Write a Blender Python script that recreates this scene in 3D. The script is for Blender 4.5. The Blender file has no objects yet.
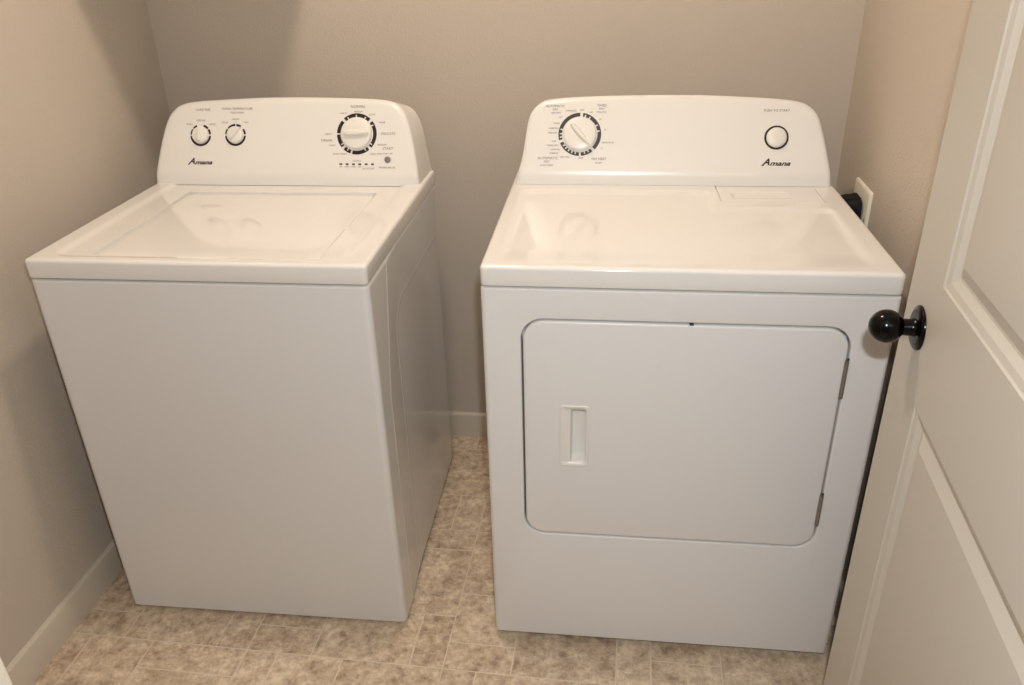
import bpy, bmesh, math, random
from mathutils import Vector, Matrix, noise as mnoise
random.seed(7)
sc = bpy.context.scene
COL = sc.collection
PI = math.pi

# ------------------------------------------------------------------ materials
def srgb(r, g, b):
    f = lambda c: (c/255/12.92) if c/255 <= .04045 else ((c/255+.055)/1.055)**2.4
    return (f(r), f(g), f(b), 1)

def mat(name, col, rough=.5, metal=0., spec=.5, coat=0., bump=None, mottle=None, coat_rough=.1):
    m = bpy.data.materials.new(name); m.use_nodes = True
    nt = m.node_tree; b = nt.nodes['Principled BSDF']
    b.inputs['Base Color'].default_value = col
    b.inputs['Roughness'].default_value = rough
    b.inputs['Metallic'].default_value = metal
    b.inputs['Specular IOR Level'].default_value = spec
    b.inputs['Coat Weight'].default_value = coat
    b.inputs['Coat Roughness'].default_value = coat_rough
    tc = nt.nodes.new('ShaderNodeTexCoord')
    if bump:
        scale, strength, dist = bump
        n = nt.nodes.new('ShaderNodeTexNoise'); n.inputs['Scale'].default_value = scale
        n.inputs['Detail'].default_value = 3; n.inputs['Roughness'].default_value = .55
        bp = nt.nodes.new('ShaderNodeBump'); bp.inputs['Strength'].default_value = strength
        bp.inputs['Distance'].default_value = dist
        nt.links.new(tc.outputs['Object'], n.inputs['Vector'])
        nt.links.new(n.outputs['Fac'], bp.inputs['Height'])
        nt.links.new(bp.outputs['Normal'], b.inputs['Normal'])
    if mottle:
        scale, amt = mottle
        n = nt.nodes.new('ShaderNodeTexNoise'); n.inputs['Scale'].default_value = scale
        n.inputs['Detail'].default_value = 4
        mr = nt.nodes.new('ShaderNodeMapRange')
        mr.inputs['From Min'].default_value = .3; mr.inputs['From Max'].default_value = .7
        mr.inputs['To Min'].default_value = 1-amt; mr.inputs['To Max'].default_value = 1+amt
        mx = nt.nodes.new('ShaderNodeVectorMath'); mx.operation = 'SCALE'
        mx.inputs[0].default_value = col[:3]
        nt.links.new(tc.outputs['Object'], n.inputs['Vector'])
        nt.links.new(n.outputs['Fac'], mr.inputs['Value'])
        nt.links.new(mr.outputs['Result'], mx.inputs['Scale'])
        nt.links.new(mx.outputs['Vector'], b.inputs['Base Color'])
    return m

M = {}
M['wall'] = mat('painted_wall', srgb(195, 183, 168), .75, spec=.3, bump=(170, .6, .0025), mottle=(2.5, .02))
M['ceiling'] = mat('ceiling_paint', srgb(225, 220, 210), .8, bump=(120, .3, .002))
M['trim'] = mat('trim_paint', srgb(203, 192, 174), .38, spec=.5, mottle=(6, .02))
M['door'] = mat('door_paint', srgb(188, 181, 168), .42, spec=.45, bump=(260, .08, .001))
M['enamel'] = mat('white_enamel', srgb(227, 225, 222), .30, spec=.5, bump=(420, .035, .001))
M['enamel_side'] = mat('white_side_enamel', srgb(224, 222, 218), .09, spec=.6, bump=(300, .012, .001))
M['enamel_top'] = mat('white_top_enamel', srgb(232, 229, 223), .06, spec=.55, bump=(90, .004, .001))
M['dryer_top'] = mat('white_dryer_top_enamel', srgb(232, 229, 223), .10, spec=.5, bump=(90, .004, .001))
M['plastic'] = mat('white_console_plastic', srgb(232, 229, 222), .26, spec=.5)
M['knob'] = mat('white_knob_plastic', srgb(232, 229, 220), .3, spec=.5)
M['ring'] = mat('black_dial_print', srgb(34, 32, 32), .35)
M['ring_soft'] = mat('charcoal_dial_print', srgb(62, 60, 58), .35)
M['ink'] = mat('grey_print', srgb(104, 97, 89), .5)
M['logo'] = mat('dark_logo_print', srgb(32, 30, 30), .4)
M['grey_button'] = mat('grey_button_plastic', srgb(128, 122, 116), .35)
M['led'] = mat('smoked_lens', srgb(70, 64, 58), .3)
M['black_metal'] = mat('black_bronze', srgb(4, 3, 3), .17, spec=.22)
M['black_rubber'] = mat('black_rubber', srgb(9, 10, 11), .6, spec=.25)
M['hinge'] = mat('steel_hinge', srgb(150, 146, 138), .35, metal=.8)
M['plate'] = mat('ivory_plate', srgb(236, 230, 212), .35)
M['gap'] = mat('dark_gasket', srgb(60, 62, 66), .6)
M['foot'] = mat('dark_foot_rubber', srgb(40, 38, 36), .7)
M['shelf'] = mat('white_shelf', srgb(225, 220, 210), .5)

def tile_material():
    m = bpy.data.materials.new('vinyl_tile'); m.use_nodes = True
    nt = m.node_tree; b = nt.nodes['Principled BSDF']; N = nt.nodes.new; L = nt.links.new
    b.inputs['Roughness'].default_value = .42
    tc = N('ShaderNodeTexCoord')
    at = N('ShaderNodeAttribute'); at.attribute_name = 'tone'
    off = N('ShaderNodeVectorMath'); off.operation = 'MULTIPLY_ADD'
    off.inputs[1].default_value = (7, 13, 5)
    L(at.outputs['Vector'], off.inputs[0]); L(tc.outputs['Object'], off.inputs[2])
    n1 = N('ShaderNodeTexNoise'); n1.inputs['Scale'].default_value = 24; n1.inputs['Detail'].default_value = 7
    n1.inputs['Roughness'].default_value = .72; n1.inputs['Distortion'].default_value = .15
    n2 = N('ShaderNodeTexNoise'); n2.inputs['Scale'].default_value = 70; n2.inputs['Detail'].default_value = 5
    n2.inputs['Roughness'].default_value = .7
    L(off.outputs[0], n1.inputs['Vector']); L(off.outputs[0], n2.inputs['Vector'])
    mx = N('ShaderNodeMath'); mx.operation = 'MULTIPLY_ADD'; mx.inputs[1].default_value = .62
    L(n2.outputs['Fac'], mx.inputs[0]); L(n1.outputs['Fac'], mx.inputs[2])
    sep = N('ShaderNodeSeparateColor'); L(at.outputs['Color'], sep.inputs[0])
    ad = N('ShaderNodeMath'); ad.operation = 'MULTIPLY_ADD'; ad.inputs[1].default_value = .06
    L(sep.outputs[0], ad.inputs[0]); L(mx.outputs[0], ad.inputs[2])
    cr = N('ShaderNodeValToRGB'); e = cr.color_ramp.elements
    e[0].position = .62; e[0].color = srgb(156, 133, 111)
    e[1].position = 1.0; e[1].color = srgb(232, 214, 186)
    k = e.new(.75); k.color = srgb(190, 167, 142)
    k = e.new(.87); k.color = srgb(210, 190, 164)
    L(ad.outputs[0], cr.inputs[0]); L(cr.outputs[0], b.inputs['Base Color'])
    bp = N('ShaderNodeBump'); bp.inputs['Strength'].default_value = .15; bp.inputs['Distance'].default_value = .002
    L(n2.outputs['Fac'], bp.inputs['Height']); L(bp.outputs['Normal'], b.inputs['Normal'])
    return m
M['tile'] = tile_material()
M['grout'] = mat('vinyl_grout', srgb(218, 205, 182), .5, mottle=(30, .08))

def emission(name, col, s):
    m = bpy.data.materials.new(name); m.use_nodes = True
    b = m.node_tree.nodes['Principled BSDF']
    b.inputs['Base Color'].default_value = (.8, .8, .8, 1)
    b.inputs['Emission Color'].default_value = col; b.inputs['Emission Strength'].default_value = s
    return m

# ------------------------------------------------------------------ helpers
def link(name, bm, m, parent=None, smooth=35):
    me = bpy.data.meshes.new(name)
    bmesh.ops.recalc_face_normals(bm, faces=bm.faces)
    bm.to_mesh(me); bm.free()
    for k in (m if isinstance(m, (list, tuple)) else [m]): me.materials.append(k)
    if smooth:
        me.shade_smooth()
        me.set_sharp_from_angle(angle=math.radians(smooth))
    o = bpy.data.objects.new(name, me); COL.objects.link(o)
    if parent: o.parent = parent
    return o

def tag(o, label=None, cat=None, group=None, kind=None):
    if label: o['label'] = label
    if cat: o['category'] = cat
    if group: o['group'] = group
    if kind: o['kind'] = kind
    return o

def empty(name, loc, rz=0):
    o = bpy.data.objects.new(name, None); COL.objects.link(o)
    o.location = loc; o.rotation_euler = (0, 0, rz); o.empty_display_size = .1
    return o

def box(bm, x0, x1, y0, y1, z0, z1, bev=0, seg=2):
    vs = [bm.verts.new((x, y, z)) for x in (x0, x1) for y in (y0, y1) for z in (z0, z1)]
    fs = [(0, 1, 3, 2), (4, 6, 7, 5), (0, 4, 5, 1), (2, 3, 7, 6), (0, 2, 6, 4), (1, 5, 7, 3)]
    F = [bm.faces.new([vs[i] for i in f]) for f in fs]
    if bev:
        es = set(e for f in F for e in f.edges)
        bmesh.ops.bevel(bm, geom=list(es), offset=bev, segments=seg, affect='EDGES', profile=.5)

def rr(x0, x1, z0, z1, r, n=6, m=10):
    """rounded rectangle loop, equal point count whatever its size"""
    P = []
    cs = [(x1-r, z0+r, -90), (x1-r, z1-r, 0), (x0+r, z1-r, 90), (x0+r, z0+r, 180)]
    for k, (cx, cz, a0) in enumerate(cs):
        for i in range(n+1):
            a = math.radians(a0 + 90*i/n); P.append((cx+r*math.cos(a), cz+r*math.sin(a)))
        nx = cs[(k+1) % 4]; a = math.radians(nx[2])
        q = (nx[0]+r*math.cos(a), nx[1]+r*math.sin(a)); p = P[-1]
        for i in range(1, m):
            t = i/m; P.append((p[0]+(q[0]-p[0])*t, p[1]+(q[1]-p[1])*t))
    return P

def bridge(bm, loops, close=True, cap0=False, cap1=False):
    R = [[bm.verts.new(p) for p in L] for L in loops]
    for a, b in zip(R, R[1:]):
        n = len(a)
        for i in range(n if close else n-1):
            j = (i+1) % n
            bm.faces.new((a[i], a[j], b[j], b[i]))
    for c, L in ((cap0, R[0]), (cap1, R[-1])):
        if c:
            ctr = bm.verts.new(sum((v.co for v in L), Vector())/len(L))
            for i in range(len(L)): bm.faces.new((L[i], L[(i+1) % len(L)], ctr))
    return R

def lathe(bm, prof, mtx, n=40):
    """prof: list of (radius, height) along local z"""
    loops = []
    for r, h in prof:
        loops.append([mtx @ Vector((max(r, 1e-5)*math.cos(2*PI*i/n), max(r, 1e-5)*math.sin(2*PI*i/n), h)) for i in range(n)])
    bridge(bm, loops, cap0=True, cap1=True)

def slab(W, D, zt, thick, R, r, func, extra_x=(), extra_y=(), step=.006, x0=0, y0=0):
    """plate with rounded plan corners and top edge; func(x,y) gives local relief of the top"""
    def axis(L, ex):
        a = [0]+[r*(1-math.cos(PI/2*k/5)) for k in range(1, 6)]
        mid = []; n = max(2, int((L-2*r)/step))
        mid = [r+(L-2*r)*k/n for k in range(1, n)]
        mid = [v for v in mid if all(abs(v-e) > .0012 for e in ex)]
        return sorted(set([round(v, 6) for v in a+mid+list(ex)+[L-v for v in a]]))
    X = axis(W, extra_x); Y = axis(D, extra_y)
    bm = bmesh.new(); G = {}
    def place(x, y):
        ex = min(x, W-x); ey = min(y, D-y)
        if ex < R and ey < R:
            a = R-ex; b = R-ey
            a2 = a*math.sqrt(max(0, 1-b*b/(2*R*R))); b2 = b*math.sqrt(max(0, 1-a*a/(2*R*R)))
            e = R-math.hypot(a2, b2)
            nx = (R-a2) if x < W/2 else W-(R-a2); ny = (R-b2) if y < D/2 else D-(R-b2)
        else:
            e = min(ex, ey); nx, ny = x, y
        z = zt
        if e < r: z -= r-math.sqrt(max(0, r*r-(r-e)**2))
        z += func(nx, ny)
        return (x0+nx, y0+ny, z)
    for i, x in enumerate(X):
        for j, y in enumerate(Y): G[i, j] = bm.verts.new(place(x, y))
    nx, ny = len(X), len(Y)
    for i in range(nx-1):
        for j in range(ny-1):
            bm.faces.new((G[i, j], G[i+1, j], G[i+1, j+1], G[i, j+1]))
    rim = [G[i, 0] for i in range(nx)]+[G[nx-1, j] for j in range(1, ny)]+[G[i, ny-1] for i in range(nx-2, -1, -1)]+[G[0, j] for j in range(ny-2, 0, -1)]
    prev = rim
    for dz, ins in ((thick-.0025, 0), (thick-.0008, .0008), (thick, .0028)):
        ring = []
        cx, cy = x0+W/2, y0+D/2
        for v in rim:
            sx = 1-2*ins/W; sy = 1-2*ins/D
            ring.append(bm.verts.new((cx+(v.co.x-cx)*sx, cy+(v.co.y-cy)*sy, zt-dz)))
        for k in range(len(prev)):
            l = (k+1) % len(prev); bm.faces.new((prev[k], prev[l], ring[l], ring[k]))
        prev = ring
    c = bm.verts.new((x0+W/2, y0+D/2, zt-thick))
    for k in range(len(prev)): bm.faces.new((prev[k], prev[(k+1) % len(prev)], c))
    return bm

def sstep(a, b, x):
    t = min(1, max(0, (x-a)/(b-a))); return t*t*(3-2*t)

def sdrr(x, y, x0, x1, y0, y1, r):
    """signed distance to a rounded rectangle, negative inside"""
    cx, cy = (x0+x1)/2, (y0+y1)/2
    dx = abs(x-cx)-(x1-x0)/2+r; dy = abs(y-cy)-(y1-y0)/2+r
    return math.hypot(max(dx, 0), max(dy, 0))+min(max(dx, dy), 0)-r

# text -> flat polygons in the plane (u, v)
def text_mesh(s, size, shear=0, bold=0, align='CENTER'):
    cu = bpy.data.curves.new('t', 'FONT'); cu.body = s; cu.size = size; cu.shear = shear; cu.offset = bold
    cu.align_x = align; cu.align_y = 'CENTER'; cu.resolution_u = 3
    ob = bpy.data.objects.new('t', cu); COL.objects.link(ob)
    dg = bpy.context.evaluated_depsgraph_get(); dg.update()
    me = bpy.data.meshes.new_from_object(ob.evaluated_get(dg))
    V = [(v.co.x, v.co.y) for v in me.vertices]; F = [list(p.vertices) for p in me.polygons]
    bpy.data.objects.remove(ob); bpy.data.curves.remove(cu); bpy.data.meshes.remove(me)
    return V, F

# ------------------------------------------------------------------ camera
CAM = Vector((1.2949, -2.183, 1.4835)); YAW, PITCH, ROLL, FPX = -.1502, .4751, -.0268, 808.9
F = Vector((math.sin(YAW)*math.cos(PITCH), math.cos(YAW)*math.cos(PITCH), -math.sin(PITCH)))
R = Vector((math.cos(YAW), -math.sin(YAW), 0)); U = R.cross(F)
R2 = math.cos(ROLL)*R+math.sin(ROLL)*U; U2 = -math.sin(ROLL)*R+math.cos(ROLL)*U
cd = bpy.data.cameras.new('camera'); cam = bpy.data.objects.new('camera', cd); COL.objects.link(cam)
mw = Matrix((R2, U2, -F)).transposed().to_4x4(); mw.translation = CAM
cam.matrix_world = mw
cd.sensor_width = 36; cd.lens = 36*FPX/1024; cd.clip_start = .02
sc.camera = cam

# ------------------------------------------------------------------ room
XR = 1.840; HZ = 2.44; YF = -1.80; LA = .009
def structure(name, bm, m, smooth=35): return tag(link(name, bm, m, None, smooth), kind='structure')

# back wall, right wall, left wall (a hair off square)
bm = bmesh.new(); box(bm, -.12, XR+.12, 0, .12, -.02, HZ); structure('wall_back', bm, M['wall'], 0)
bm = bmesh.new(); box(bm, XR, XR+.12, YF-.12, 0, -.02, HZ); structure('wall_right', bm, M['wall'], 0)
bm = bmesh.new(); box(bm, -.12, 0, YF-.12, 0, -.02, HZ)
for v in bm.verts:
    if v.co.x > -.05: v.co.x += LA*(-v.co.y)
structure('wall_left', bm, M['wall'], 0)
bm = bmesh.new()
box(bm, .0, .813, YF-.12, YF, -.02, HZ); box(bm, 1.700, XR, YF-.13, YF-.012, -.02, HZ)
box(bm, .813, 1.700, YF-.12, YF-.012, 2.07, HZ)
structure('wall_front', bm, M['wall'], 0)
bm = bmesh.new(); box(bm, -.12, XR+.12, -3.4, .12, HZ, HZ+.1); structure('ceiling', bm, M['ceiling'], 0)

# door casing and jamb
bm = bmesh.new()
box(bm, .748, .816, YF, YF+.015, 0, 2.07, .003); box(bm, .813, .831, YF-.13, YF, 0, 2.07, .001)
box(bm, .748, 1.76, YF, YF+.015, 2.07, 2.135, .003)
structure('trim_1', bm, M['trim'])
bm = bmesh.new(); box(bm, 1.680, 1.700, YF-.14, YF-.016, 0, 2.07, .001); structure('trim_2', bm, M['trim'])

# baseboards with an eased top edge
def base_profile(bm, p0, p1, nrm):
    """p0,p1 on the wall line, nrm points into the room"""
    prof = [(0, 0), (.0125, 0), (.0125, .0815), (.0112, .0845), (.0085, .0862), (.0, .0868)]
    loops = []
    for p in (p0, p1):
        loops.append([Vector((p[0]+nrm[0]*a, p[1]+nrm[1]*a, h)) for a, h in prof])
    bridge(bm, loops, cap0=True, cap1=True)
bm = bmesh.new(); base_profile(bm, (.0135, 0), (XR, 0), (0, -1)); structure('baseboard_back', bm, M['trim'], 50)
bm = bmesh.new(); base_profile(bm, (.0, 0), (-LA*YF, YF+.0), (1, 0)); structure('baseboard_left', bm, M['trim'], 50)
bm = bmesh.new(); base_profile(bm, (XR, -.0135), (XR, YF-.01), (-1, 0)); structure('baseboard_right', bm, M['trim'], 50)

# floor: one sheet of vinyl printed as a modular tile pattern
G0x, G0y, GS = -.0025, -.937, .0775
fixed = [(-2, 0, 4, 1), (2, 0, 3, 2), (0, 1, 2, 2), (5, 0, 1, 3), (6, 0, 2, 1), (6, 1, 2, 2), (8, 0, 3, 2), (11, 0, 1, 2),
         (-1, -2, 2, 2), (1, -2, 2, 2), (3, -1, 3, 1), (3, -3, 3, 2), (6, -2, 1, 2), (7, -2, 2, 2), (9, -2, 3, 2),
         (12, 0, 2, 1), (12, 1, 2, 2), (14, 0, 3, 2), (17, -1, 1, 3), (18, 0, 2, 1), (18, 1, 2, 2), (20, -1, 3, 3),
         (12, -2, 1, 2), (13, -2, 3, 2), (16, -2, 1, 2), (10, 2, 2, 3), (10, 5, 2, 1), (11, 6, 1, 2), (8, 6, 3, 2),
         (12, 3, 2, 3), (12, 6, 2, 2), (9, 8, 3, 3), (12, 8, 2, 2), (12, 10, 3, 2)]
occ = {}; tiles = []
I0, I1, J0, J1 = -2, 26, -14, 13
def take(i, j, w, h):
    for a in range(i, i+w):
        for b in range(j, j+h): occ[a, b] = 1
    tiles.append((i, j, w, h))
for t in fixed: take(*t)
for j in range(J0, J1):
    for i in range(I0, I1):
        if (i, j) in occ: continue
        opts = [(3, 2), (2, 3), (2, 2), (2, 2), (2, 1), (1, 2), (3, 1)]; random.shuffle(opts)
        for w, h in opts+[(1, 1)]:
            if all((a, b) not in occ and a < I1 and b < J1 for a in range(i, i+w) for b in range(j, j+h)):
                take(i, j, w, h); break
bm = bmesh.new(); cl = bm.loops.layers.float_color.new('tone')
vs = [bm.verts.new(p) for p in ((-.12, -3.4, -.0006), (XR+.12, -3.4, -.0006), (XR+.12, .06, -.0006), (-.12, .06, -.0006))]
f = bm.faces.new(vs); f.material_index = 1
vs = [bm.verts.new((v.co.x, v.co.y, -.02)) for v in vs]; f = bm.faces.new(vs[::-1]); f.material_index = 1
g = .0015
rt = random.Random(11)
for i, j, w, h in tiles:
    xa, xb = max(G0x+GS*i+g, -.1), min(G0x+GS*(i+w)-g, XR+.1); ya, yb = G0y+GS*j+g, min(G0y+GS*(j+h)-g, .05)
    if xb-xa < .004 or yb-ya < .004: continue
    f = bm.faces.new([bm.verts.new(p) for p in ((xa, ya, 0), (xb, ya, 0), (xb, yb, 0), (xa, yb, 0))])
    c = (rt.uniform(-.35, .75), rt.random(), rt.random(), 1)
    for l in f.loops: l[cl] = c
me = bpy.data.meshes.new('floor'); bm.to_mesh(me); bm.free(); me.materials.append(M['tile']); me.materials.append(M['grout'])
fl = bpy.data.objects.new('floor', me); COL.objects.link(fl); tag(fl, kind='structure')

# ------------------------------------------------------------------ panelled door
EX, EY, DA = 1.7080, -1.0394, .0481
DW, DH, DT = .774, 2.03, .035
XS = -.006
dm = Matrix(((-math.sin(DA), math.cos(DA), 0, EX), (-math.cos(DA), -math.sin(DA), 0, EY), (0, 0, 1, .012), (0, 0, 0, 1)))
def door_mesh():
    bm = bmesh.new()
    s = .121; zb, z2, z1, zt = .225, .8665, 1.0455, DH-.125
    xs = [XS, s, DW-.118-0, DW]; zs = [0, zb, z2, z1, zt, DH]
    prof = [(0, 0), (.0025, .0022), (.006, .0030), (.0115, .0042), (.0165, .0078), (.021, .0102), (.0245, .0104), (.030, .0085), (.044, .0034), (.047, .0030)]
    for face, sgn in ((0, 1), (DT, -1)):
        for a in range(3):
            for b in range(5):
                x0, x1, z0, z1_ = xs[a], xs[a+1], zs[b], zs[b+1]
                if a == 1 and b in (1, 3):
                    loops = [[Vector((x, face+sgn*d, z)) for x, z in ((x0+o, z0+o), (x1-o, z0+o), (x1-o, z1_-o), (x0+o, z1_-o))] for o, d in prof]
                    bridge(bm, loops, cap1=True)
                else:
                    bm.faces.new([bm.verts.new((x, face, z)) for x, z in ((x0, z0), (x1, z0), (x1, z1_), (x0, z1_))])
    # edges of the slab
    for P in ([(XS, 0), (XS, DT)], [(DW, 0), (DW, DT)]):
        for b in range(5):
            bm.faces.new([bm.verts.new((P[0][0], P[0][1], zs[b])), bm.verts.new((P[1][0], P[1][1], zs[b])),
                          bm.verts.new((P[1][0], P[1][1], zs[b+1])), bm.verts.new((P[0][0], P[0][1], zs[b+1]))])
    for z in (0, DH):
        for a in range(3):
            bm.faces.new([bm.verts.new((xs[a], 0, z)), bm.verts.new((xs[a+1], 0, z)), bm.verts.new((xs[a+1], DT, z)), bm.verts.new((xs[a], DT, z))])
    bmesh.ops.remove_doubles(bm, verts=bm.verts, dist=1e-5)
    return bm
door = link('door_1', door_mesh(), M['door'], None, 12); tag(door, kind='structure')
door.matrix_world = dm
KX, KZ = .0672, .9734-.012
# door knob on both faces (rosette, neck and ball)
for face, sg in ((0, -1), (DT, 1)):
    mt = Matrix.Translation((KX, face, KZ)) @ Matrix.Rotation(PI/2*(1 if sg < 0 else -1), 4, 'X')
    bm = bmesh.new()
    lathe(bm, [(.0318, -.001), (.0318, .002), (.0305, .0038), (.0275, .0052), (.025, .0066), (.0235, .0068), (.014, .0072)], mt, 48)
    ro = link('knob_rosette', bm, M['black_metal'], door, 40)
    bm = bmesh.new(); pr = [(.0150, .004), (.0150, .0065), (.0132, .008), (.0122, .012), (.0118, .019), (.0119, .0225)]
    rad = .0236; ck = .0425
    a0 = math.asin(.0122/rad)
    for k in range(15):
        a = a0+(PI-a0)*k/14
        pr.append((rad*math.sin(a), ck-rad*math.cos(a)))
    lathe(bm, pr, mt, 48)
    kn = link('door_knob', bm, M['black_metal'], door, 60); kn['label'] = 'round black door knob'
# latch plate on the leading edge, hinges on the other
bm = bmesh.new(); box(bm, XS-.0012, XS+.001, .006, .029, KZ-.028, KZ+.028, .0004); link('latch_plate', bm, M['black_metal'], door)
bm = bmesh.new(); box(bm, XS-.008, XS, .012, .023, KZ-.008, KZ+.008, .002); link('latch_bolt', bm, M['black_metal'], door)
for hz in (.2, 1.0, 1.78):
    bm = bmesh.new(); lathe(bm, [(.0055, 0), (.0055, .089)], Matrix.Translation((DW+.004, -.004, hz)), 16)
    box(bm, DW-.001, DW+.0012, .0, .03, hz, hz+.089)
    link('hinge', bm, M['black_metal'], door)

# ------------------------------------------------------------------ appliances
def cabinet(W, D, z0, z1, RF, hole=None, side=None, m=10, ny=2):
    """sheet-metal box; front edges rolled with radius RF; optional recess for a door; optional right-side relief"""
    bm = bmesh.new(); loops = []
    def L(ins, y, insz=None):
        insz = ins*.25 if insz is None else insz
        return [Vector((p[0], y, p[1])) for p in rr(ins, W-ins, z0+insz, z1-insz, .004, 3, m)]
    ys = [D-(D-RF)*k/ny for k in range(ny+1)]
    for y in ys: loops.append(L(0, y))
    for k in range(1, 7):
        a = PI/2*k/6
        loops.append(L(RF*(1-math.cos(a)), RF*(1-math.sin(a))))
    loops.append(L(RF+.0015, 0, RF*.25+.0015)); loops.append(L(RF+.006, 0, RF*.25+.006))
    if hole:
        hx0, hx1, hz0, hz1, hr = hole
        def H(o, y): return [Vector((p[0], y, p[1])) for p in rr(hx0-o, hx1+o, hz0-o, hz1+o, max(hr+o, .002), 3 if False else 3, m)]
        # finer corner sampling than the box corners needs the same count: reuse n=3 only for box, so re-sample
    n = len(loops[0])
    if hole:
        def H(o, y):
            P = rr(hx0-o, hx1+o, hz0-o, hz1+o, hr+o, 3, m)
            # push part of the straight-run samples into the arc so the arc is smooth
            Q = resample_rr(hx0-o, hx1+o, hz0-o, hz1+o, hr+o, m, 3)
            return [Vector((p[0], y, p[1])) for p in Q]
        for o, y in ((.0030, 0), (.0015, .0004), (.0004, .0015), (0, .003), (0, .034)): loops.append(H(o, y))
        bridge(bm, loops, cap0=True, cap1=True)
    else:
        bridge(bm, loops, cap0=True, cap1=True)
    if side:
        for v in bm.verts:
            if v.co.x > W-.0043 and v.co.y > RF+.001:
                v.co.x += side(v.co.y, v.co.z)
    return bm

def resample_rr(x0, x1, z0, z1, r, m, n):
    """same count as rr(...,n,m) but arcs get k extra samples on each end"""
    cs = [(x1-r, z0+r, -90), (x1-r, z1-r, 0), (x0+r, z1-r, 90), (x0+r, z0+r, 180)]
    P = []; k = min(6, m//3)     # samples borrowed at each end of a straight run
    tot = n+2*k
    for q, (cx, cz, a0) in enumerate(cs):
        arc = []
        for i in range(tot+1):
            a = math.radians(a0+90*i/tot); arc.append((cx+r*math.cos(a), cz+r*math.sin(a)))
        nx = cs[(q+1) % 4]; a = math.radians(nx[2]); e = (nx[0]+r*math.cos(a), nx[1]+r*math.sin(a)); s = arc[-1]
        run = m-1-2*k
        P += arc+[(s[0]+(e[0]-s[0])*i/(run+1), s[1]+(e[1]-s[1])*i/(run+1)) for i in range(1, run+1)]
    # rotate so that the corners line up with rr(): first k samples belong to the tail
    return P[k:]+P[:k]

LEAN = .45; KICK = .027
def prof(h):
    a, b = .12, LEAN; w = .009
    if h < KICK-w: return a*h
    if h > KICK+w: return a*KICK+(h-KICK)*b
    t = h-(KICK-w); return a*h+(b-a)*t*t/(4*w)

def console_mesh(outline, rear, off, D, H, cx, chh):
    def sample(P, n):
        d = [0]
        for a, b in zip(P, P[1:]): d.append(d[-1]+math.hypot(b[0]-a[0], b[1]-a[1]))
        out = []
        for i in range(n):
            t = d[-1]*i/(n-1); k = max(0, min(len(P)-2, next((j for j in range(len(d)-1) if d[j+1] >= t-1e-9), len(P)-2)))
            f = (t-d[k])/max(1e-9, d[k+1]-d[k]); out.append((P[k][0]+(P[k+1][0]-P[k][0])*f, P[k][1]+(P[k+1][1]-P[k][1])*f))
        return out
    def crspline(P, n=14):
        out = []
        Q = [P[0]]+P+[P[-1]]
        for i in range(1, len(Q)-2):
            p0, p1, p2, p3 = Q[i-1:i+3]
            for k in range(n):
                t = k/n
                out.append(tuple(.5*((2*p1[c])+(-p0[c]+p2[c])*t+(2*p0[c]-5*p1[c]+4*p2[c]-p3[c])*t*t+(-p0[c]+3*p1[c]-3*p2[c]+p3[c])*t**3) for c in (0, 1)))
        out.append(P[-1]); return out
    n = 150; nb = 60
    def full(P):
        T = sample(crspline(P), n)
        B = [(T[-1][0]+(T[0][0]-T[-1][0])*i/nb, T[-1][1]+(T[0][1]-T[-1][1])*i/nb) for i in range(1, nb)]
        return T+B
    A = full(outline); Bk = full(rear); N = len(A)
    nr = []
    for i in range(N):
        a, b = A[i-1], A[(i+1) % N]; tx, ty = b[0]-a[0], b[1]-a[1]; l = math.hypot(tx, ty) or 1
        nr.append((ty/l, -tx/l))    # clockwise path: inward normal
    nr[0] = nr[1]; nr[n-1] = nr[n-2]
    def ins(d):
        up = min(d, .0016)
        T = [(A[i][0]+nr[i][0]*d, max(up, A[i][1]+nr[i][1]*d)) for i in range(n)]
        return T+[(T[-1][0]+(T[0][0]-T[-1][0])*i/nb, up) for i in range(1, nb)]
    loops = []
    inner = ins(.012)
    for k in range(1, 26):
        s = (k/26)
        loops.append([Vector((cx+(p[0]-cx)*s, off+prof(chh+(p[1]-chh)*s), H+chh+(p[1]-chh)*s)) for p in inner])
    def ring(P, dy): return [Vector((p[0], off+prof(p[1])+dy, H+p[1])) for p in P]
    for d, dy in ((.012, 0), (.0085, .0003), (.0055, .0011), (.003, .0026), (.0012, .0046), (.0003, .0068), (0, .0095)):
        loops.append(ring(ins(d), dy))
    for t in (.35, .7, .97):
        loops.append([Vector((a[0]+(b[0]-a[0])*t, (off+prof(a[1])+.0095)*(1-t)+D*t, H+a[1]+(b[1]-a[1])*t)) for a, b in zip(A, Bk)])
    loops.append([Vector((b[0]*.98+cx*.02, D, H+b[1]*.98)) for b in Bk])
    bm = bmesh.new(); bridge(bm, loops, cap0=True, cap1=True)
    for v in bm.verts: v.co.y -= prof(v.co.z-H)
    for h in (.004, KICK-.009, KICK-.007, KICK-.005, KICK-.0025, KICK, KICK+.0025, KICK+.005, KICK+.007, KICK+.009):
        bmesh.ops.bisect_plane(bm, geom=bm.verts[:]+bm.edges[:]+bm.faces[:], plane_co=(0, 0, H+h), plane_no=(0, 0, 1), dist=1e-6)
    for v in bm.verts: v.co.y += prof(v.co.z-H)
    return bm

class Face:
    """the tilted front of a control console"""
    def __init__(s, off, H): s.off, s.H = off, H; s.n = Vector((0, -1, LEAN)).normalized(); s.t = Vector((0, LEAN, 1)).normalized()
    def pt(s, u, h, out=0): return Vector((u, s.off+prof(h), s.H+h))+s.n*out
    def mtx(s, u, h, rot=0, out=0):
        m = Matrix((Vector((1, 0, 0)), s.t, s.n)).transposed().to_4x4(); m.translation = s.pt(u, h, out)
        return m @ Matrix.Rotation(rot, 4, 'Z')

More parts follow.
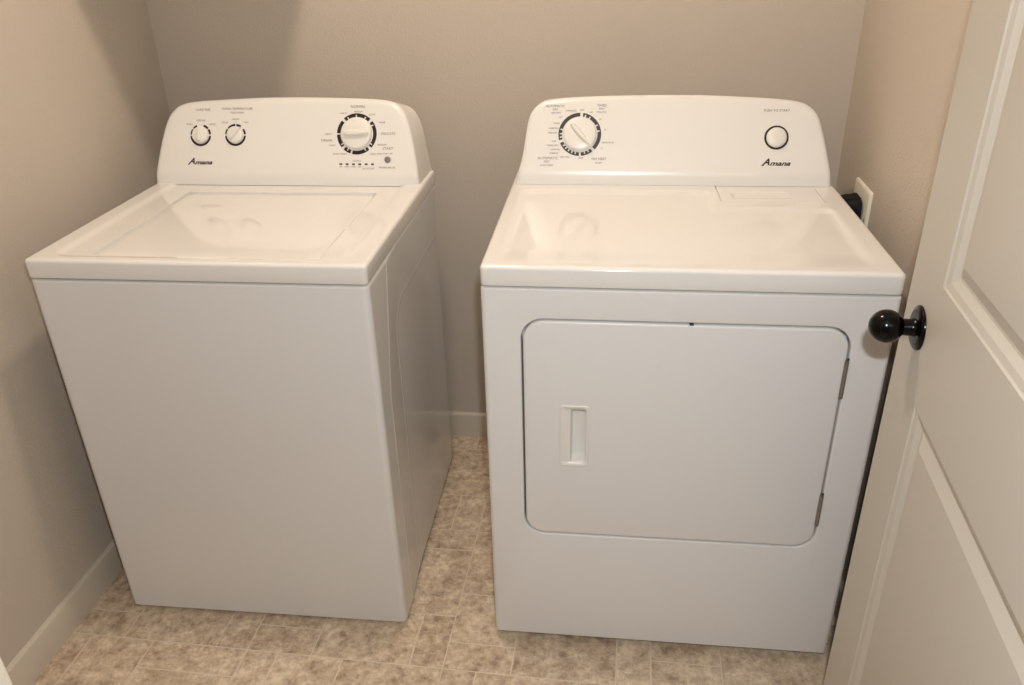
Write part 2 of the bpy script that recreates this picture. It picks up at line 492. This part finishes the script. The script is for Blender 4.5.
def add_text(bm, F, u, h, s, size, **k):
    V, P = text_mesh(s, size, **k); m = F.mtx(u, h, 0, .0005)
    vs = [bm.verts.new(m @ Vector((x, y, 0))) for x, y in V]
    for p in P:
        try: bm.faces.new([vs[i] for i in p])
        except ValueError: pass

def print_words(F, words, dz, parent):
    for u, h, t, z in words:
        bm = bmesh.new(); add_text(bm, F, u, h+dz, t, z*1.2)
        link('printed_word', bm, M['ink'], parent, 0)

def add_bar(bm, F, u, h, w, t, out=.0005, rot=0):
    m = F.mtx(u, h, rot, out)
    bm.faces.new([bm.verts.new(m @ Vector((x, y, 0))) for x, y in ((-w/2, -t/2), (w/2, -t/2), (w/2, t/2), (-w/2, t/2))])

def ring_mesh(F, u, h, r0, r1, gaps, ticks=()):
    """printed ring, broken where gaps=(centre deg, width deg)"""
    bm = bmesh.new(); m = F.mtx(u, h, 0, .0004); n = 360
    def ang_in(a, lst): return any(abs((a-c+180) % 360-180) < w/2 for c, w in lst)
    for i in range(n):
        a = i*360/n
        if ang_in(a+.5, gaps): continue
        ro = r1; ri = r0
        if ang_in(a+.5, [(t, 4) for t in ticks]): ri = r0+(r1-r0)*.62
        a0, a1 = math.radians(a), math.radians(a+1)
        bm.faces.new([bm.verts.new(m @ Vector((r*math.cos(b), r*math.sin(b), 0))) for r, b in ((ri, a0), (ro, a0), (ro, a1), (ri, a1))])
    bmesh.ops.remove_doubles(bm, verts=bm.verts, dist=1e-6)
    return bm

def knob_mesh(F, u, h, r, hh, rot, grip_l, grip_w, grip_h, tip=0.):
    bm = bmesh.new(); m = F.mtx(u, h)
    lathe(bm, [(r*1.0, 0), (r*1.0, hh*.55), (r*.985, hh*.75), (r*.94, hh*.9), (r*.85, hh), (r*.5, hh*1.03)], m, 48)
    # tapered finger grip
    mg = F.mtx(u, h, rot); L = []
    for z, sx, sy in ((hh*.8, 1.0, 1.5), (hh+.002, .99, 1.15), (hh+grip_h*.6, .96, .85), (hh+grip_h*.92, .92, .72), (hh+grip_h, .86, .5)):
        P = []
        for i in range(32):
            a = 2*PI*i/32; c, s_ = math.cos(a), math.sin(a)
            x = grip_l*sx*(abs(c)**.7)*(1 if c > 0 else -1); y = grip_w*sy*(abs(s_)**.8)*(1 if s_ > 0 else -1)
            if c > 0: x += tip*sx*c; y *= 1-.55*c
            P.append(mg @ Vector((x, y, z)))
        L.append(P)
    bridge(bm, L, cap0=True, cap1=True)
    return bm

def logo_mesh(F, u, h, w=.060):
    """brand lettering as printed on the console: slanted, heavy"""
    bm = bmesh.new(); m = F.mtx(u, h, 0, .0005)
    def put(s, size, dx, dy, stretch=1., bold=.0006):
        V, P = text_mesh(s, size, shear=.42, bold=bold, align='LEFT')
        vs = [bm.verts.new(m @ Vector((dx+x*stretch, dy+y, 0))) for x, y in V]
        for p in P:
            try: bm.faces.new([vs[i] for i in p])
            except ValueError: pass
    put('A', .0205, -w*.50, .0015, 1.1, .0006)
    put('mana', .0150, -w*.50+.0155, -.0014, 1.42, .0004)
    # pen stroke running off the foot of the capital
    q = [(-w*.50-.003, -.0070), (-w*.50+.002, -.0070), (-w*.50+.004, -.0052), (-w*.50-.002, -.0058)]
    bm.faces.new([bm.verts.new(m @ Vector((a, b, 0))) for a, b in q])
    return bm

def feet(root, W, D, z):
    for x in (.06, W-.06):
        for y in (.06, D-.06):
            bm = bmesh.new(); lathe(bm, [(.019, 0), (.021, .003), (.021, .011), (.012, .013), (.008, .015), (.008, z+.004)], Matrix.Translation((x, y, 0)), 20)
            link('foot', bm, M['foot'], root)

# ---- washer
WW, WD, WH, WL = .6921, .676, .925, .0397
wr = empty('washing_machine', (.1240, -.8449, 0), .0298)
tag(wr, 'white top-load washing machine with three-knob console, standing by the left wall', 'washing machine')
def washer_side(y, z):
    a = sdrr(y-.24*max(0, z-.60), z, .076, 1.3, -.40, .96, .10)
    b = sdrr(y, z, .192, 1.3, -.40, .752, .08)
    # shallow pan between two creases
    if a > .006: return 0
    lip = .0013*math.exp(-(a/.0035)**2)+.0014*math.exp(-(b/.004)**2)
    if a > 0: return lip
    if b < 0: return -.0070+lip
    return -.0070*((-a)/((-a)+b))**1.15+lip
cab = link('cabinet', cabinet(WW, WD-.004, .009, WH-WL-.0035, .013, side=washer_side, m=170, ny=200), M['enamel_side'], wr, 40)
LX0, LX1, LY0, LY1 = .1185, .5855, .0445, .4715
def washer_top(x, y):
    d = sdrr(x, y, .048, WW-.048, .0265, .60, .03)
    z = -.0042*sstep(.006, -.010, d)
    if LX0-.0024 < x < LX1+.0044 and LY0-.0016 < y < LY1+.0005: z -= .034
    else:
        e = ((x-(LX0+LX1)/2)/.075)**2+((y-LY0)/.011)**2
        if e < 1 and y < LY0: z -= .006*(1-e)
    return z
ex = [LX0-.0026, LX0-.0022, LX1+.0042, LX1+.0046]; ey = [LY0-.0018, LY0-.0012, LY1+.0002, LY1+.0008, .034, .038]
link('top_panel', slab(WW, WD, WH, WL, .009, .0075, washer_top, ex, ey), M['enamel_top'], wr, 35)
def lid_relief(x, y):
    w, d = LX1-LX0, LY1-LY0
    return -.0012*sstep(.02, 0, min(x, w-x, y, d-y))
link('lid', slab(LX1-LX0, LY1-LY0, WH-.0066, .0100, .012, .0035, lid_relief, x0=LX0, y0=LY0, step=.012), M['enamel_top'], wr, 35)
W_OUT = [(.0, 0), (.0055, .043), (.0195, .1075), (.0348, .1512), (.0524, .1728), (.0728, .1838), (.1151, .1905), (.2375, .1968), (.3415, .1988),
         (.447, .1980), (.5679, .1940), (.6102, .1885), (.6306, .1775), (.6482, .1545), (.6635, .1075), (.6775, .043), (.683, 0)]
W_REAR = [(.0, 0), (.010, .06), (.019, .1072), (.030, .1400), (.046, .158), (.072, .1665), (.115, .172), (.2375, .178), (.3425, .1795),
          (.447, .1825), (.571, .1780), (.614, .1725), (.641, .163), (.6585, .1430), (.6695, .1082), (.677, .06), (.686, 0)]
WC = .528
con = link('control_console', console_mesh(W_OUT, W_REAR, WC, WD-.002, WH-.0045, .3415, .10), M['plastic'], wr, 50)
WF = Face(WC, WH-.0045)
dhz = .0045
words = ((.1300, .1685, 'LOAD SIZE', .0066), (.2194, .1705, 'WASH TEMPERATURE', .0068), (.2190, .1618, 'COLD RINSE', .0052),
                   (.1245, .1445, 'MEDIUM', .0052), (.095, .136, 'SMALL', .0048), (.1535, .136, 'LARGE', .0048), (.2150, .147, 'WARM', .0050),
                   (.187, .140, 'COLD', .0048), (.2425, .140, 'HOT', .0048), (.5282, .1745, 'NORMAL', .0075), (.5290, .1635, 'MEDIUM', .0046),
                   (.4915, .1600, 'HEAVY', .0050), (.5635, .1570, 'LIGHT', .0050), (.5885, .1395, 'RINSE', .0050), (.6040, .1149, 'DELICATE', .0066),
                   (.5890, .0903, 'MEDIUM', .0050), (.5740, .0700, 'LIGHT SPIN', .0050), (.4550, .1140, 'HEAVY', .0050), (.4500, .1002, 'CASUAL', .0070),
                   (.4640, .0889, 'LIGHT', .0050), (.4830, .0700, 'SOAK WASH', .0050), (.6040, .0822, 'START', .0075), (.6040, .0712, 'HOLD 3 SEC', .0040),
                   (.5268, .0548, 'STATUS', .0050), (.4862, .0415, 'FILL', .0036), (.502, .0415, 'WASH', .0036), (.518, .0415, 'RINSE', .0036), (.534, .0415, 'SPIN', .0036),
                   (.556, .0378, 'LID LOCKED', .0046), (.6030, .0402, 'PAUSE/CANCEL', .0050))
print_words(WF, words, dhz, con)
link('brand_lettering', logo_mesh(WF, .1235, .0510+dhz, .062), M['logo'], con, 0)
up = [(0, 9), (180, 9), (38, 7), (142, 7)]
link('dial_ring', ring_mesh(WF, .1239, .1115+dhz, .0218, .0272, up+[(92, 40)]), M['ring'], con, 0)
link('dial_ring', ring_mesh(WF, .2148, .1120+dhz, .0218, .0272, up+[(88, 6), (48, 16)]), M['ring'], con, 0)
link('dial_ring', ring_mesh(WF, .5256, .1145+dhz, .0410, .0500, [(135, 8), (43, 8), (225, 8), (254, 7), (-46, 8), (180, 4)], (92, 62, 28, -34, -60, 240, 214, 120)), M['ring'], con, 0)
link('control_knob', knob_mesh(WF, .1239, .1115+dhz, .0205, .009, math.radians(90), .016, .0042, .008, .009), M['knob'], con, 50)
link('control_knob', knob_mesh(WF, .2148, .1120+dhz, .0205, .009, math.radians(46), .016, .0042, .008, .009), M['knob'], con, 50)
link('timer_knob', knob_mesh(WF, .5256, .1145+dhz, .0385, .012, math.radians(0), .031, .0068, .010, .003), M['knob'], con, 50)
bm = bmesh.new(); lathe(bm, [(.0078, 0), (.0078, .0018), (.0068, .0030), (.003, .0034)], WF.mtx(.6038, .0579+dhz), 28)
link('start_button', bm, M['grey_button'], con, 50)
for k in range(6):
    bm = bmesh.new(); add_bar(bm, WF, .4862+.016*k, .0474+dhz, .0070, .0042, .0006); link('indicator_light', bm, M['led'], con, 0)
feet(wr, WW, WD, .015)

# ---- dryer
DWd, DD, DHt, DL = .7448, .70, .9364, .0395
dr = empty('clothes_dryer', (1.0339, -.8354, 0), .0242)
tag(dr, 'white front-load clothes dryer with a wide hinged door, between the washer and the panelled door', 'clothes dryer')
DX0, DX1, DZ0, DZ1, DR = .0735, .6735, .3225, .8325, .044
dcab = link('cabinet', cabinet(DWd, DD-.004, .024, DHt-DL-.0035, .0095, hole=(DX0, DX1, DZ0, DZ1, DR), m=30, ny=3), M['enamel'], dr, 40)
def dsd(x, y):
    a = sdrr(x, y, .030, .462, .016, .482, .03); b = sdrr(x, y, .030, .703, .016, .362, .022)
    return min(a, b) if a*b > 0 or True else 0
def dryer_top(x, y):
    d = dsd(x, y); z = -.0058*sstep(.004, -.016, d)*sstep(.015, .11, y)
    if .4745 < x < .6963 and y > .4035: z -= .005
    return z
ex = [.4742, .4748, .6960, .6966]; ey = [.4032, .4038]
dtp = link('top_panel', slab(DWd, DD, DHt, DL, .010, .0075, dryer_top, ex, ey), M['dryer_top'], dr, 35)
def lint_relief(x, y):
    return -.0032*sstep(.004, -.004, sdrr(x, y, .030, .150, .028, .070, .008)) + (-.0006)
link('lint_filter_cover', slab(.2195, .122, DHt+.0004, .0045, .003, .0015, lint_relief, x0=.4766, y0=.4056, step=.004), M['dryer_top'], dtp, 35)
D_OUT = [(.0095, 0), (.0160, .0300), (.0244, .0637), (.0353, .1330), (.0469, .1600), (.0673, .1770), (.0921, .1835), (.1700, .1885), (.2796, .1910), (.3730, .1915),
         (.4600, .1900), (.5801, .1845), (.6450, .1785), (.6780, .1680), (.6985, .1480), (.7100, .1180), (.7220, .0740), (.7310, .0350), (.7355, 0)]
D_REAR = [(.0095, 0), (.018, .028), (.028, .0600), (.040, .1200), (.052, .1430), (.070, .158), (.095, .1640), (.17, .169), (.2796, .1715), (.3730, .172),
          (.46, .1705), (.5801, .1655), (.642, .160), (.675, .150), (.6945, .133), (.7060, .1050), (.7190, .066), (.7290, .031), (.7345, 0)]
DC = .5207
dcon = link('control_console', console_mesh(D_OUT, D_REAR, DC, .655, DHt-.001, .373, .10), M['plastic'], dr, 50)
DF = Face(DC, DHt-.001); dz = .001
words = ((.1003, .1690, 'AUTOMATIC', .0064), (.1005, .1619, 'DRY', .0056), (.1019, .1548, 'LESS DRY', .0046), (.2088, .1699, 'TIMED', .0064), (.2090, .1631, 'DRY', .0056),
                   (.2081, .1561, 'MINUTES', .0046), (.1375, .1590, 'WRINKLE', .0048), (.1635, .1605, 'OFF', .0048), (.1125, .1455, '40', .0046), (.1040, .1327, 'HIGH', .0048),
                   (.0980, .1220, 'NORMAL', .0048), (.0950, .1124, 'MEDIUM', .0048), (.0990, .0942, 'OFF', .0050), (.0965, .0856, 'MORE DRY', .0048), (.1030, .0770, 'NORMAL', .0046),
                   (.1000, .0690, 'ENERGY', .0046), (.1256, .0610, 'LESS DRY', .0046), (.0856, .0585, 'AUTOMATIC', .0070), (.0834, .0512, 'DRY', .0060), (.0836, .0435, 'LOW HEAT', .0052),
                   (.1633, .0590, 'OFF', .0050), (.2060, .0575, 'NO HEAT', .0068), (.2050, .0490, 'FLUFF', .0050), (.1850, .1560, '60', .0044), (.2060, .1410, '50', .0044),
                   (.2180, .1190, '40', .0044), (.2250, .0920, 'MEDIUM 20', .0046), (.2110, .0800, '10', .0044), (.6056, .1590, 'PUSH TO START', .0066))
print_words(DF, words, dz, dcon)
link('brand_lettering', logo_mesh(DF, .6085, .0512+dz, .060), M['logo'], dcon, 0)
link('dial_ring', ring_mesh(DF, .1590, .1093+dz, .0415, .0500, [(86, 9), (200, 8), (-48, 8), (-88, 7)], (10, 28, 60, 74, 165, 178, 188, 215, 225, 236, 247, 258, -62, -74)), M['ring_soft'], dcon, 0)
link('timer_knob', knob_mesh(DF, .1590, .1093+dz, .0390, .012, math.radians(-48), .031, .0058, .010, .004), M['knob'], dcon, 50)
link('button_ring', ring_mesh(DF, .6073, .1036+dz, .0215, .0272, []), M['ring'], dcon, 0)
bm = bmesh.new(); lathe(bm, [(.0225, 0), (.0225, .004), (.0215, .0062), (.018, .0082), (.012, .0095), (.005, .010)], DF.mtx(.6073, .1036+dz), 40)
link('start_button', bm, M['knob'], dcon, 60)

# dryer door with its recessed pull
G = .0040
def dryer_door():
    bm = bmesh.new(); x0, x1, z0, z1, r = DX0+G, DX1-G, DZ0+G, DZ1-G, DR-G
    Lp = []
    def O(i, y): return [Vector((p[0], y, p[1])) for p in rr(x0+i, x1-i, z0+i, z1-i, r-i, 12, 10)]
    Lp += [O(.0, .0145), O(0, .0036), O(.0004, .0018), (O(.0014, .0004)), O(.0034, -.0004), O(.006, -.0006)]
    def Hh(i, y): return [Vector((p[0], y, p[1])) for p in rr(.1500+i, .2022-i, .5060+i, .6450-i, .005, 12, 10)]
    Lp += [Hh(0, -.0006), Hh(0, .0145)]
    bridge(bm, Lp)
    # back of the panel
    a = O(.0, .0145); b = Hh(0, .0145); bridge(bm, [a, b])
    bmesh.ops.remove_doubles(bm, verts=bm.verts, dist=1e-6)
    return bm
ddoor = link('door', dryer_door(), M['enamel'], dr, 40)
bm = bmesh.new()
def HL(x0, x1, z0, z1, r, y): return [Vector((p[0], y, p[1])) for p in rr(x0, x1, z0, z1, r, 6, 6)]
bridge(bm, [HL(.1480, .2062, .5035, .6475, .006, .0005), HL(.1480, .2062, .5035, .6475, .006, -.0018), HL(.1488, .2054, .5043, .6467, .006, -.0028), HL(.1500, .2040, .5057, .6453, .006, -.0031),
            HL(.1512, .2026, .5072, .6438, .006, -.0027), HL(.1530, .2000, .5100, .6410, .006, -.0016), HL(.1690, .2000, .5135, .6370, .005, .0010), HL(.1705, .1998, .5150, .6350, .005, .0060),
            HL(.1725, .1996, .5200, .6330, .005, .0240)], cap1=True)
link('recessed_pull', bm, M['plastic'], ddoor, 40)
bm = bmesh.new(); box(bm, .384, .392, -.0012, .006, DZ1-.0048, DZ1-.0012, .001); link('door_catch', bm, M['gap'], ddoor)
for za, zb_ in ((.6855, .7660), (.3835, .4610)):
    bm = bmesh.new()
    box(bm, DX1-.0068, DX1+.0010, -.0030, .004, za, zb_, .0012)
    lathe(bm, [(.0030, 0), (.0030, zb_-za-.006)], Matrix.Translation((DX1-.0018, -.0018, za+.003)), 14)
    hg = link('hinge', bm, M['hinge'], ddoor, 40); hg['label'] = 'bare steel hinge leaf'
    bm = bmesh.new(); lathe(bm, [(.0022, 0), (.0022, .0026)], Matrix.Translation((DX1-.0015, -.0008, zb_+.0035)) @ Matrix.Rotation(PI/2, 4, 'X'), 12)
    link('hinge_screw', bm, M['gap'], ddoor)
feet(dr, DWd, DD, .024)

# ------------------------------------------------------------------ outlet and plug on the right wall
out = empty('wall_outlet', (XR, -.264, .875))
tag(out, 'ivory dryer outlet plate on the right wall behind the dryer corner', 'wall outlet')
bm = bmesh.new(); PW, PH = .0685, .0585
def PL(i, x): return [Vector((x, p[0], p[1])) for p in rr(-PW+i, PW-i, -PH+i, PH-i, .004, 5, 4)]
bridge(bm, [PL(0, 0), PL(0, -.003), PL(.001, -.0048), PL(.003, -.0062), PL(.006, -.0068)], cap0=True, cap1=True)
link('cover_plate', bm, M['plate'], out)
bm = bmesh.new(); lathe(bm, [(.027, 0), (.027, .0085), (.0255, .0095), (.01, .0098)], Matrix.Translation((0, 0, -.008)) @ Matrix.Rotation(-PI/2, 4, 'Y'), 40)
link('receptacle', bm, M['black_rubber'], out)
for s in (-1, 1):
    bm = bmesh.new(); lathe(bm, [(.0035, 0), (.0035, .0012), (.002, .002)], Matrix.Translation((-.0065, .055*s, -.008)) @ Matrix.Rotation(-PI/2, 4, 'Y'), 14)
    link('screw', bm, M['hinge'], out)
plug = empty('power_plug', (XR-.010, -.262, .868))
tag(plug, 'black power plug pushed into the ivory outlet plate', 'power plug')
bm = bmesh.new()
def PG(hy, hz, r, x, dy=0, dz_=0): return [Vector((x, dy+p[0], dz_+p[1])) for p in rr(-hy, hy, -hz, hz, r, 8, 4)]
bridge(bm, [PG(.036, .036, .020, .0005), PG(.040, .040, .022, -.001), PG(.040, .040, .022, -.008), PG(.038, .038, .021, -.011), PG(.036, .036, .020, -.024, .004), PG(.032, .033, .018, -.036, .01, -.002), PG(.024, .026, .014, -.041, .014, -.005)], cap0=True, cap1=True)
link('plug_body', bm, M['black_rubber'], plug)
def tube(bm, pts, r, n=14):
    loops = []
    for i, p in enumerate(pts):
        a = pts[max(0, i-1)]; b = pts[min(len(pts)-1, i+1)]; t = (b-a).normalized()
        s = t.cross(Vector((1, .02, .01))).normalized(); w = t.cross(s)
        loops.append([p+s*r*math.cos(2*PI*k/n)+w*r*math.sin(2*PI*k/n) for k in range(n)])
    bridge(bm, loops, cap0=True, cap1=True)
bm = bmesh.new(); tube(bm, [Vector((-.020, .012+.10*t*t*0+.02*math.sin(3*t), -.03-.62*t)) for t in [k/20 for k in range(21)]], .0075)
link('cord', bm, M['black_rubber'], plug)

# ------------------------------------------------------------------ above the frame: shelf and ceiling light
sh = empty('wall_shelf', (0, 0, 1.62))
tag(sh, 'white wall shelf mounted in the left corner above the washer', 'shelf')
bm = bmesh.new(); box(bm, .001, .556, -.392, -.001, 0, .019, .002); link('shelf_board', bm, M['shelf'], sh)
for x in (.10, .46):
    bm = bmesh.new(); box(bm, x-.011, x+.011, -.006, -.001, -.20, 0, .001); box(bm, x-.011, x+.011, -.26, -.001, -.006, 0, .001)
    link('bracket', bm, M['hinge'], sh)
LP = Vector((.865, -.68, HZ))
lt = empty('ceiling_light', LP)
tag(lt, 'round frosted dome light on the ceiling', 'ceiling light')
bm = bmesh.new(); lathe(bm, [(.155, 0), (.155, -.018), (.148, -.026), (.13, -.028)], Matrix.Identity(4), 48); link('light_base', bm, M['hinge'], lt)
bm = bmesh.new()
lathe(bm, [(.058*math.cos(a), -.027-.055*math.sin(a)) for a in [PI/2*k/12 for k in range(13)]], Matrix.Identity(4), 48)
LAMP = emission('lamp_glass', (1, .84, .69, 1), 305)
link('glass_dome', bm, LAMP, lt, 60)

# camera flash
ld = bpy.data.lights.new('camera_flash', 'POINT'); ld.energy = 46; ld.color = (.90, .945, 1); ld.shadow_soft_size = .018
lo = bpy.data.objects.new('camera_flash', ld); COL.objects.link(lo); lo.location = CAM+Vector((.03, .02, .11))

w = bpy.data.worlds.new('world'); sc.world = w; w.use_nodes = True
w.node_tree.nodes['Background'].inputs[0].default_value = (.9, .8, .72, 1)
w.node_tree.nodes['Background'].inputs[1].default_value = .15

sc.view_settings.view_transform = 'Standard'; sc.view_settings.look = 'None'
sc.view_settings.gamma = 1; sc.view_settings.exposure = .05; sc.view_settings.use_curve_mapping = False
